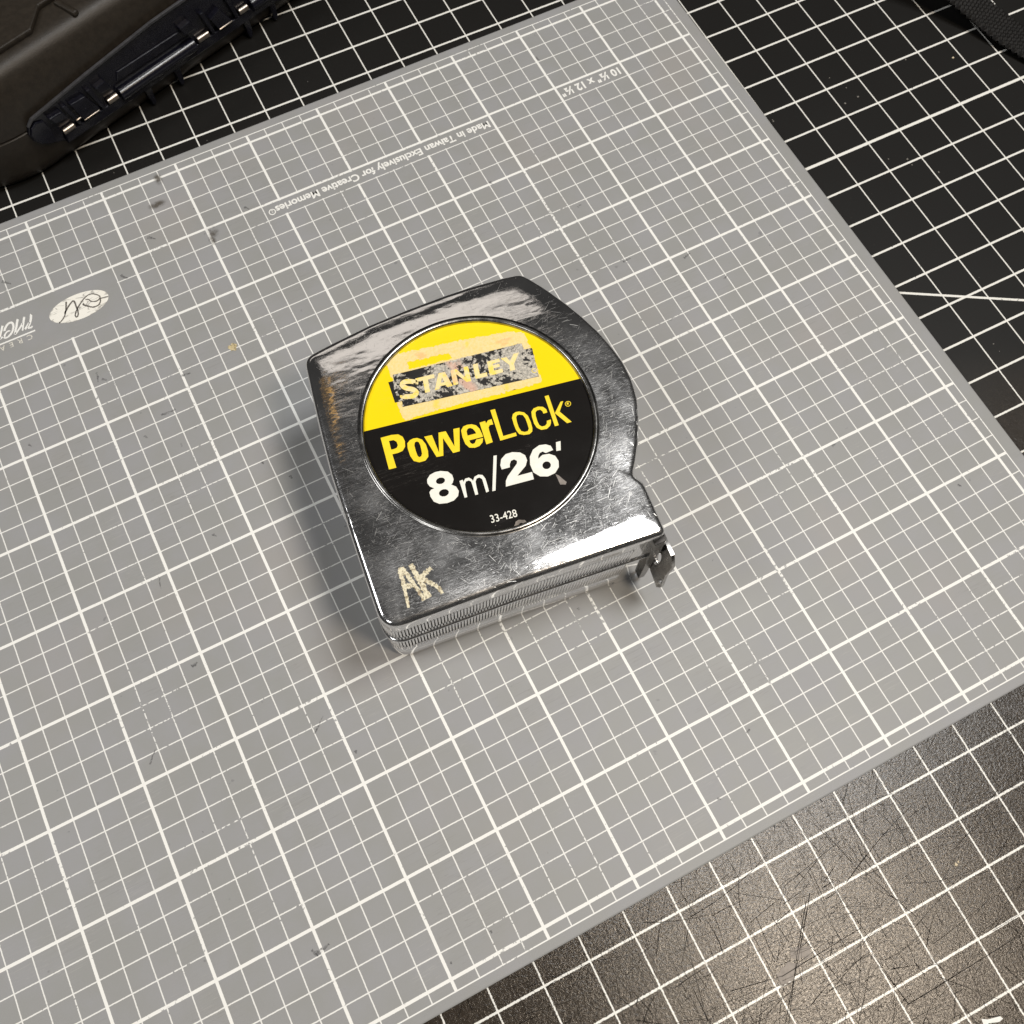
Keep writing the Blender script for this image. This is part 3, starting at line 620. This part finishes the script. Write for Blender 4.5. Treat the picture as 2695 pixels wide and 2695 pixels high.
# the ribbed stretch of the wall: the front and round its left corner
cum = np.r_[0, np.cumsum(np.linalg.norm(np.diff(OUT, axis=0), axis=1))]
jf = int(np.argmin(((OUT-np.array((1.02, -1.64)))**2).sum(1)))
jl = int(np.argmin(((OUT-np.array((-1.50, -1.15)))**2).sum(1)))
L_all = cum[-1]+np.linalg.norm(OUT[0]-OUT[-1])
s_end = cum[jf]; s_beg = cum[jl]
if s_beg > s_end: s_beg -= L_all
RIBBED = [s_beg <= c <= s_end-.03 or s_beg <= c-L_all <= s_end-.03 for c in cum]
# side wall of the upper half, down to the seam
def wall(profile, verts, faces, top_row, dark=None):
    prev = top_row; pk = 0
    for inset, z in profile:
        s = len(verts)
        for j in range(NO):
            k = inset if inset < .0195 or RIBBED[j] else .004
            verts.append((OUT[j,0]-NRM[j,0]*k, OUT[j,1]-NRM[j,1]*k, z if z > 0 else z))
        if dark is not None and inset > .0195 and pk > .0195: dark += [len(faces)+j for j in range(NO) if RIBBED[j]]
        faces += [(s+j, s+(j+1) % NO, prev+(j+1) % NO, prev+j) for j in range(NO)]
        prev = s; pk = inset
    return prev
zr = float(zz[0].mean())
topverts, topfaces = list(verts), list(faces)
def shade_grooves(o, idx):  # paints the shade of the rib grooves onto the wall faces
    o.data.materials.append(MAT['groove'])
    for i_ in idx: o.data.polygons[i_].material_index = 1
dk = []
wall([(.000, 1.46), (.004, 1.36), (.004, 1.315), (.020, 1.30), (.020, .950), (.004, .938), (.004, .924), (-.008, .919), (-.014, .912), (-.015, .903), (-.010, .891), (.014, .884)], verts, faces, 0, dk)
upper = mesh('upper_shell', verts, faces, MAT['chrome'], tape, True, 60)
shade_grooves(upper, dk)
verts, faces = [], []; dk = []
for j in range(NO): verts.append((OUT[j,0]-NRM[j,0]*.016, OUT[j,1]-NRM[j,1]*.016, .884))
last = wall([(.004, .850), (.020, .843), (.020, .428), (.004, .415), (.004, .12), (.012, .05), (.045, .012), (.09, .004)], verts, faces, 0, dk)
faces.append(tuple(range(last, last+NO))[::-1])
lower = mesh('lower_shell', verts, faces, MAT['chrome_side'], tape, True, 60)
shade_grooves(lower, dk)
bvh = BVHTree.FromPolygons([Vector(v) for v in topverts], topfaces)
def zsurf(x, y, off=.0015):
    h = bvh.ray_cast(Vector((x, y, 3)), Vector((0, 0, -1)))
    return (h[0].z if h[0] else ZT)+off

# grip ribs along the front wall and round its left corner
def on_wall(ss):
    L = cum[-1]+np.linalg.norm(OUT[0]-OUT[-1]); ss = ss % L
    j = int(np.searchsorted(cum, ss))-1; j = max(0, min(NO-1, j))
    t = (ss-cum[j])/max(1e-6, (cum[j+1] if j+1 < NO else L)-cum[j])
    p = OUT[j]*(1-t)+OUT[(j+1) % NO]*t
    return p, NRM[j]
def ribs(name, z0, z1, parent, end_cut):
    V, F = [], []
    n = int((s_end-end_cut-s_beg)/.0325)
    for i in range(n):
        p, nn = on_wall(s_beg+i*.0325)
        t = np.array((-nn[1], nn[0]))
        prof = [(-.0105, -.016), (-.0100, .004), (-.0065, .0085), (.0065, .0085), (.0100, .004), (.0105, -.016)]
        b = len(V)
        for z, sc in ((z0, .0), (z0+.018, 1), (z1-.018, 1), (z1, .0)):
            for a, h in prof:
                q = p+t*a+nn*(h*sc-.006)
                V.append((q[0], q[1], z))
        m = len(prof)
        for r in range(3):
            for k in range(m-1):
                F.append((b+r*m+k, b+r*m+k+1, b+(r+1)*m+k+1, b+(r+1)*m+k))
    o = mesh(name, V, F, MAT['chrome_side'], parent, True, 50); o['kind'] = 'stuff'
    return o
ribs('grip_ribs', .945, 1.30, upper, 0)
ribs('grip_ribs', .42, .845, lower, 0)

# bezel round the label
prof = [(1.106,1.566),(1.110,1.590),(1.117,1.604),(1.128,1.611),(1.141,1.612),(1.152,1.608),(1.160,1.598),(1.168,1.5955),(1.178,1.594)]
NB = 200; V = []; F = []
for r, z in prof:
    for k in range(NB):
        a = 2*math.pi*k/NB; V.append((r*math.cos(a), r*math.sin(a), z))
for i in range(len(prof)-1):
    for k in range(NB): F.append((i*NB+k, (i+1)*NB+k, (i+1)*NB+(k+1) % NB, i*NB+(k+1) % NB))
mesh('label_bezel', V, F, MAT['bezel'], tape, True)
ZL = 1.572
label = mesh('round_label', [(1.112*math.cos(2*math.pi*k/180), 1.112*math.sin(2*math.pi*k/180), ZL) for k in range(180)], [tuple(range(180))], MAT['label'], tape)
def glyph(name, key, mat, z, holes=True, jag=0.0):
    loops = []
    for l in G[key]: loops.append(smooth_poly([tuple(p) for p in l]))
    return curve_fill(name, loops, z, mat, label)
for k in ('P','o','w','e','r','L','o2','c','reg','regR'): glyph('printed_letter', k, MAT['yellow'], ZL+.003)
loops = [smooth_poly([tuple(p) for p in l]) for l in G['k']]
for i_, lp in enumerate(loops): curve_fill('printed_letter', [lp], ZL+.003+.0006*i_, MAT['yellow'], label)
for k in ('8','m','slash','2','6','prime'): glyph('printed_numeral', k, MAT['white_num'], ZL+.003)
glyph('scuff_mark', 'gouge', MAT['tear'], ZL+.0035)
text_mesh('printed_numeral', '33-428', .108, MAT['white_num'], Matrix.Translation((-.237, -1.005, ZL+.003)) @ Matrix.Rotation(math.radians(-5), 4, 'Z'), label, .0005, 0, 1.0, .86)
logo_panel = glyph('printed_panel', 'box', MAT['logo_black'], ZL+.0040)
for k in ('sT','sA','sN','sL','sE','sY'): glyph('printed_letter', k, MAT['logo_yellow'], ZL+.007)
V, F = stroke_vf(catmull(G['sS_path'], 5), .052, .052, ZL+.007, 0, 0, 1)
mesh('printed_letter', V, F, MAT['logo_yellow'], label)
glyph('printed_letter', 'sreg', MAT['logo_yellow'], ZL+.0072)
# torn paper stuck over the logo
def torn(poly, amp=.011, step=.014):
    out = []; n = len(poly)
    for i in range(n):
        a, b = poly[i], poly[(i+1) % n]; l = math.hypot(b[0]-a[0], b[1]-a[1]); k = max(1, int(l/step))
        for j in range(k):
            t = j/k; out.append((a[0]+(b[0]-a[0])*t+random.gauss(0, amp*.5), a[1]+(b[1]-a[1])*t+random.gauss(0, amp*.5)))
    return out
res = [p[:2] for p in G['res'][0]]; gry = [p[:2] for p in G['grey'][0]]; clr = [p[:2] for p in G['clear'][0]]
curve_fill('torn_paper', [torn(res), torn(clr)], ZL+.0020, MAT['residue_cream'], label)
curve_fill('torn_paper', [torn(gry, .006)], ZL+.0058, MAT['residue_grey'], label)
# chipped clear edge at the foot of the label
V = []; F = []
for k in range(14):
    a = math.pi*k/13
    V += [(.02+.055*math.cos(a)*(1+.2*random.random()), -1.115+.042*math.sin(a)*(1+.25*random.random()), ZL+.012), (.02+.02*math.cos(a), -1.115+.012*math.sin(a), ZL+.022)]
    if k: F.append((2*k-2, 2*k, 2*k+1, 2*k-1))
mesh('chipped_edge', V, F, MAT['tear'], label, True)

# painted initials
V, F = [], []
PX = .00338/5.52
for path, w0, w1 in G['AK']:
    lift = .004+.0008*random.random()
    a, b = stroke_vf(path, w0*PX, w1*PX, lambda x, y: zsurf(x, y, lift), len(V), .42, 14); V += a; F += b
mesh('painted_initials', V, F, MAT['paint'], tape)

# scratches in the plating
V, F = [], []
def add_scratch(x, y, a, l, w):
    c, s_ = math.cos(a), math.sin(a); b = len(V)
    n = 2 if l < .08 else 4; bend = random.gauss(0, .06)
    for i in range(n):
        t = i/(n-1); px = x+c*l*(t-.5)-s_*bend*l*(t*(1-t)); py = y+s_*l*(t-.5)+c*bend*l*(t*(1-t))
        r = math.hypot(px, py)
        ww = w*(.5+.5*math.sin(math.pi*(.15+.7*t)))
        h = bvh.ray_cast(Vector((px, py, 3)), Vector((0, 0, -1)))
        if h[0] is None or r < RR+.006: del V[b:]; return
        z = h[0].z+.0012
        V.extend([(px-s_*ww, py+c*ww, z), (px+s_*ww, py-c*ww, z)])
        if i: F.append((b+2*i-2, b+2*i-1, b+2*i+1, b+2*i))
def clean():
    global F
    F = [f_ for f_ in F if max(f_) < len(V)]
for i in range(2600):
    j = rng.integers(NO); t = rng.random()**.8
    p = OUT[j]*(1-t)+ring[j]*t
    phi = math.degrees(math.atan2(p[1], p[0])) % 360
    dens = .28
    if 255 < phi < 345: dens = 1.0
    elif phi > 345 or phi < 50: dens = .75
    elif 195 < phi <= 255: dens = .55
    elif 80 < phi < 195: dens = .14
    if rng.random() > dens: continue
    if 255 < phi < 345: a = math.radians(rng.normal(42, 34))
    elif phi > 345 or phi < 50: a = math.radians(rng.normal(14, 24))
    else: a = rng.uniform(0, math.pi)
    b0 = len(V); nf = len(F)
    add_scratch(p[0], p[1], a, float(np.clip(rng.lognormal(-3.35, .70), .01, .36)), float(np.clip(rng.lognormal(-7.3, .6), .0003, .0024)))
    if len(V) == b0: del F[nf:]
for i in range(170):
    j = rng.integers(NO); t = rng.random(); p = OUT[j]*(1-t)+ring[j]*t
    b0 = len(V); nf = len(F)
    add_scratch(p[0], p[1], rng.uniform(0, 3.14), rng.uniform(.006, .014), rng.uniform(.0015, .0036))
    if len(V) == b0: del F[nf:]
o = mesh('surface_scratches', V, F, MAT['scratch'], tape); o['kind'] = 'stuff'

# blade, mouth and end hook
v, f = box_vf(1.278, 1.286, -1.60, -1.40, .22, 1.36); mesh('blade_mouth', v, f, MAT['mouth_dark'], tape)
V, F = [], []
for i in range(13):
    z = .32+1.0*i/12; yb = -1.56+.045*math.sin(math.pi*i/12)
    V += [(1.05, yb, z), (1.335, yb, z)]
    if i: F.append((2*i-2, 2*i-1, 2*i+1, 2*i))
mesh('tape_blade', V, F, MAT['yellow'], tape, True)
lipp = [(1.165,1.42),(1.262,1.50),(1.285,1.15),(1.300,.70),(1.325,.10),(1.245,.12),(1.20,.70),(1.172,1.1)]
n = len(lipp)
V = [(x, -1.690-.006*math.sin(i*1.3), z) for i, (x, z) in enumerate(lipp)]+[(x, -1.63, z) for x, z in lipp]
F = [tuple(range(n)), tuple(range(n, 2*n))[::-1]]+[(i, n+i, n+(i+1) % n, (i+1) % n) for i in range(n)]
bevel(mesh('mouth_lip', V, F, MAT['dark_steel'], tape), .006)
gap = [(1.262,1.46),(1.318,1.26),(1.318,.52),(1.29,.42),(1.262,.45)]
n = len(gap)
V = [(x, -1.655, z) for x, z in gap]+[(x, -1.60, z) for x, z in gap]
F = [tuple(range(n)), tuple(range(n, 2*n))[::-1]]+[(i, n+i, n+(i+1) % n, (i+1) % n) for i in range(n)]
mesh('mouth_gap_shade', V, F, MAT['mouth_dark'], tape)  # dark piece added where the gap behind the hook lies in shade
hook_out = [(-1.52,1.255),(-1.80,1.27),(-1.885,1.135),(-1.885,.80),(-1.925,.50),(-1.885,.375),(-1.80,.395),(-1.66,.43),(-1.52,.40)]
hole = [(-1.695+.042*math.cos(a), .84+.15*math.sin(a)) for a in [2*math.pi*k/20 for k in range(20)]]
hk = curve_fill('end_hook', [hook_out, hole], 0, MAT['hook_steel'], None, .035)
hk.data.transform(Matrix(((0,0,1,1.335*S),(1,0,0,0),(0,1,0,0),(0,0,0,1))))
hk.parent = tape
bevel(hk, .006)
V, F = [], []
for y, z in ((-1.70, .73), (-1.885, .60)):
    b = len(V)
    for i in range(5):
        for k in range(10):
            a = 2*math.pi*k/10; ph = i/4*math.pi/2; r = .028*math.cos(ph)+.001
            V.append((1.318-.026*math.sin(ph), y+r*math.cos(a), z+r*math.sin(a)))
    for i in range(4):
        for k in range(10): F.append((b+i*10+k, b+i*10+(k+1) % 10, b+(i+1)*10+(k+1) % 10, b+(i+1)*10+k))
mesh('rivet', V, F, MAT['scratch'], hk, True)

# ------------------------------------------------------------------ hard case, top left
case = empty('hard_case', (-8.089, .926, 0), math.radians(17.4766))
tag(case, 'dark brown plastic case with a long navy hinge standing on the black mat', 'case')
def footprint(inset, n=26):
    r = 1.6; out = [(7.0, inset), (3.0, inset), (1.0, inset)]
    for k in range(n+1):
        a = -math.pi/2-math.pi/2*k/n
        out.append((-.3+(r-inset)*math.cos(a), r+(r-inset)*math.sin(a)))
    out += [(-.3-r+inset, 3.0), (-.3-r+inset, 5.5), (7.0, 5.5)]
    return out
def sweep(name, profile, cap, mat, parent):
    V, F = [], []
    for inset, z in profile:
        V += [(x, y, z) for x, y in footprint(inset)]
    n = len(footprint(0)); 
    for i in range(len(profile)-1):
        for k in range(n-1): F.append((i*n+k+1, i*n+k, (i+1)*n+k, (i+1)*n+k+1))
    b = (len(profile)-1)*n
    if cap: F.append(tuple(range(b, b+n))[::-1])
    return mesh(name, V, F, mat, parent, True, 42)
body_c = sweep('lower_shell', [(.12,-.118),(.05,-.06),(.012,.02),(.0,.12),(.006,.40),(.012,.575),(.03,.59),(.08,.595)], False, MAT['case'], case)
lid = sweep('lid', [(.08,.598),(.03,.602),(.012,.615),(.015,.75),(.045,.95),(.10,1.12),(.145,1.23),(.20,1.30),(.27,1.342),(.36,1.352),(.6,1.352)], True, MAT['case'], case)
ridge = prism('raised_panel', [(-1.5,.343),(.354,.340),(.637,.584),(7,.56),(7,5.4),(-1.5,5.4)], 1.345, 1.415, MAT['case'], lid, .022)
def bar_vf(p, q, w, z0, z1):
    dx, dy = q[0]-p[0], q[1]-p[1]; l = math.hypot(dx, dy); nx, ny = -dy/l*w/2, dx/l*w/2
    return [(p[0]+nx,p[1]+ny),(p[0]-nx,p[1]-ny),(q[0]-nx,q[1]-ny),(q[0]+nx,q[1]+ny)]
prism('moulded_rib', bar_vf((.83,.56),(.905,.22), .085, 0, 0), 1.32, 1.392, MAT['case'], lid, .03)
# hinge set in the long side: everything in the plane of that side (u, z), stepping out towards -n
def plate(name, uz, n0, n1, mat, parent, bev=.01):
    k = len(uz)
    V = [(u, n0, z) for u, z in uz]+[(u, n1, z) for u, z in uz]
    F = [tuple(range(k)), tuple(range(k, 2*k))[::-1]]+[(i, k+i, k+(i+1) % k, (i+1) % k) for i in range(k)]
    o = mesh(name, V, F, mat, parent)
    if bev: bevel(o, bev)
    return o
tip = [(-.273,.741),(-.348,.685),(-.400,.582),(-.390,.472),(-.333,.371),(-.228,.305),(-.077,.235),(-.04,.205)]
hinge = plate('hinge', [(6.5,.17),(6.5,1.0),(2.177,.948),(1.634,.935),(.552,.836)]+tip, .02, -.030, MAT['hinge'], case, .012)
plate('hinge_rim', [(6.5,1.0),(6.5,1.03),(2.177,.985),(1.634,.972),(.552,.872),(-.28,.775),(-.37,.70),(-.345,.688),(-.268,.742),(.552,.837),(1.634,.936),(2.177,.949)], -.02, -.060, MAT['rim'], hinge, .008)
plate('ledge', [(-.04,.205),(6.5,.175),(6.5,.325),(-.01,.335)], -.02, -.085, MAT['hinge'], hinge, .012)
plate('end_cap', [(-.262,.70),(-.335,.655),(-.385,.575),(-.378,.478),(-.325,.39),(-.235,.33),(-.15,.30),(-.13,.50),(-.16,.66)], -.02, -.062, MAT['hinge'], hinge, .015)
def rod(name, u0, u1, z, n, r, mat, parent, seg=16):
    V, F = [], []
    for u in (u0, u1):
        for k in range(seg):
            a = 2*math.pi*k/seg; V.append((u, n+r*math.cos(a), z+r*math.sin(a)))
    F = [(k, (k+1) % seg, seg+(k+1) % seg, seg+k) for k in range(seg)]+[tuple(range(seg))[::-1], tuple(range(seg, 2*seg))]
    o = mesh(name, V, F, mat, parent, True, 50)
    return bevel(o, .006)
rod('barrel', .86, 2.07, .36, -.065, .085, MAT['hinge'], hinge)
rod('barrel', 3.03, 4.3, .36, -.065, .085, MAT['hinge'], hinge)
for u0, u1 in ((-.02,.145), (.668,.825), (2.13,2.315), (2.83,2.98)): rod('hinge_pin', u0, u1, .372, -.062, .042, MAT['pin'], hinge)
for q in ([(.215,.67),(.432,.656),(.54,.384),(.276,.379)], [(2.383,.558),(2.552,.618),(2.694,.349),(2.461,.356)]): plate('hinge_tab', q, -.02, -.10, MAT['hinge'], hinge, .012)
for q in ((.282,.52,.372), (.188,.265,.44), (2.47,2.69,.352)): rod('tab_edge', q[0], q[1], q[2], -.100, .012, MAT['pin'], hinge, 8)
for q in ([(-.104,.679),(.082,.67),(.109,.553),(-.062,.567)], [(.589,.671),(.748,.685),(.788,.547),(.628,.564)], [(1.93,.70),(2.10,.72),(2.14,.58),(1.97,.57)]):
    plate('knuckle', q, -.02, -.11, MAT['hinge'], hinge, .014)
for u in (.20, .565, 2.36, 2.76): plate('divider', [(u,.34),(u+.05,.34),(u-.03,.70),(u-.09,.70)], -.02, -.092, MAT['hinge'], hinge, .01)
plate('hinge_leaf', [(.90,.52),(2.02,.50),(1.98,.62),(.95,.64)], -.02, -.05, MAT['hinge'], hinge, .012)
for u in (1.22, 1.70, 2.9, 3.35): plate('latch_tab', [(u-.03,.18),(u+.07,.18),(u+.065,-.06),(u+.035,-.105),(u,-.09)], .03, -.055, MAT['hinge'], case, .012)

# ------------------------------------------------------------------ webbing strap, top right
path = [(2.9,-.6,1.2),(3.15,-1.15,.75),(3.45,-1.65,.38),(3.72,-2.1,.14),(3.93,-2.5,.03),(4.08,-2.9,-.03),(4.28,-3.35,-.06),(4.6,-3.9,-.07),(5.1,-4.6,-.07),(5.8,-5.3,-.07)]
pa = np.array(path); t0 = np.arange(len(pa)); tf = np.linspace(0, len(pa)-1, 260)
pc = np.c_[[np.interp(tf, t0, pa[:,i]) for i in range(3)]].T
for _ in range(30): pc[1:-1] = .5*pc[1:-1]+.25*(pc[:-2]+pc[2:])
WR = rng.random((97, 28)); NW = 28; HW = .245; V, F = [], []
sl = np.r_[0, np.cumsum(np.linalg.norm(np.diff(pc, axis=0), axis=1))]
def ribbon(side):
    rows = []
    for i in range(len(pc)):
        tg = pc[min(i+1, len(pc)-1)]-pc[max(i-1, 0)]; tg = tg/np.linalg.norm(tg)
        lat = np.cross((0,0,1), tg); lat /= np.linalg.norm(lat); up = np.cross(tg, lat)
        row = []
        for k in range(NW):
            w_ = -HW+2*HW*k/(NW-1)
            edge_t = .035*math.sqrt(max(0, 1-(w_/HW)**8))
            wv = .020*(.55+.9*WR[i % 97][k])*math.sin(sl[i]*2*math.pi/.10+((k+1)//2 % 2)*math.pi) if side > 0 else 0
            row.append(pc[i]+lat*w_+up*(side*edge_t+wv))
        rows.append(row)
    return rows
for side in (1, -1):
    rows = ribbon(side); b = len(V)
    for r_ in rows: V += [tuple(q) for q in r_]
    for i in range(len(rows)-1):
        for k in range(NW-1):
            q = (b+i*NW+k, b+i*NW+k+1, b+(i+1)*NW+k+1, b+(i+1)*NW+k)
            F.append(q[::-1] if side > 0 else q)
strap = mesh('webbing_strap', V, F, MAT['webbing'], None, True)
tag(strap, 'black woven webbing strap curling over the black mat at its far corner', 'strap')

# ------------------------------------------------------------------ crumbs and lint on the black mat
V, F, mi = [], [], []
for x, y, r, c in [(3.243, -2.901, 0.0164, 1), (2.635, -2.634, 0.0132, 0), (1.675, -2.877, 0.0132, 0), (1.622, -2.675, 0.0099, 0), (1.456, -2.89, 0.0132, 0), (1.515, -2.43, 0.0099, 0), (1.662, -4.029, 0.0164, 0), (1.662, -4.131, 0.0099, 0), (1.905, -4.383, 0.0132, 0), (1.438, -3.916, 0.0099, 0), (0.418, -2.713, 0.0132, 0), (0.423, -2.687, 0.0099, 0), (-3.03, -11.369, 0.0164, 1), (-2.994, -11.359, 0.0099, 1), (-4.064, -11.866, 0.0099, 0), (-4.891, 0.708, 0.0066, 0), (-6.479, 0.394, 0.0066, 0), (-7.756, 0.452, 0.0066, 0), (0.967, -6.765, 0.0099, 0), (0.968, -6.882, 0.0066, 0), (-4.927, -10.63, 0.0099, 0)]:
    b = len(V)
    for d_ in ((1,0,0),(0,1,0),(-1,0,0),(0,-1,0),(.7,.7,.6),(-.7,.7,.5),(-.7,-.7,.6),(.7,-.7,.5),(0,0,.9)):
        V.append((x+d_[0]*r*random.uniform(.7,1.3), y+d_[1]*r*random.uniform(.7,1.3), ZB+.001+d_[2]*r*.7))
    F += [(b,b+1,b+4),(b+1,b+2,b+5),(b+2,b+3,b+6),(b+3,b,b+7),(b+4,b+1,b+8),(b+1,b+5,b+8),(b+5,b+2,b+8),(b+2,b+6,b+8),(b+6,b+3,b+8),(b+3,b+7,b+8),(b+7,b,b+8),(b,b+4,b+8)]
    mi += [c]*12
crumbs = mesh('crumbs', V, F, m_plain('lint', (.20,.19,.17), .8, var=.3, scale=60), None, True)
crumbs.data.materials.append(m_plain('cream_crumb', (.70,.60,.42), .7, var=.2, scale=60))
for i_, c in enumerate(mi): crumbs.data.polygons[i_].material_index = c
tag(crumbs, 'tiny grey and cream crumbs of lint scattered over the black mat', 'crumbs', None, 'stuff')
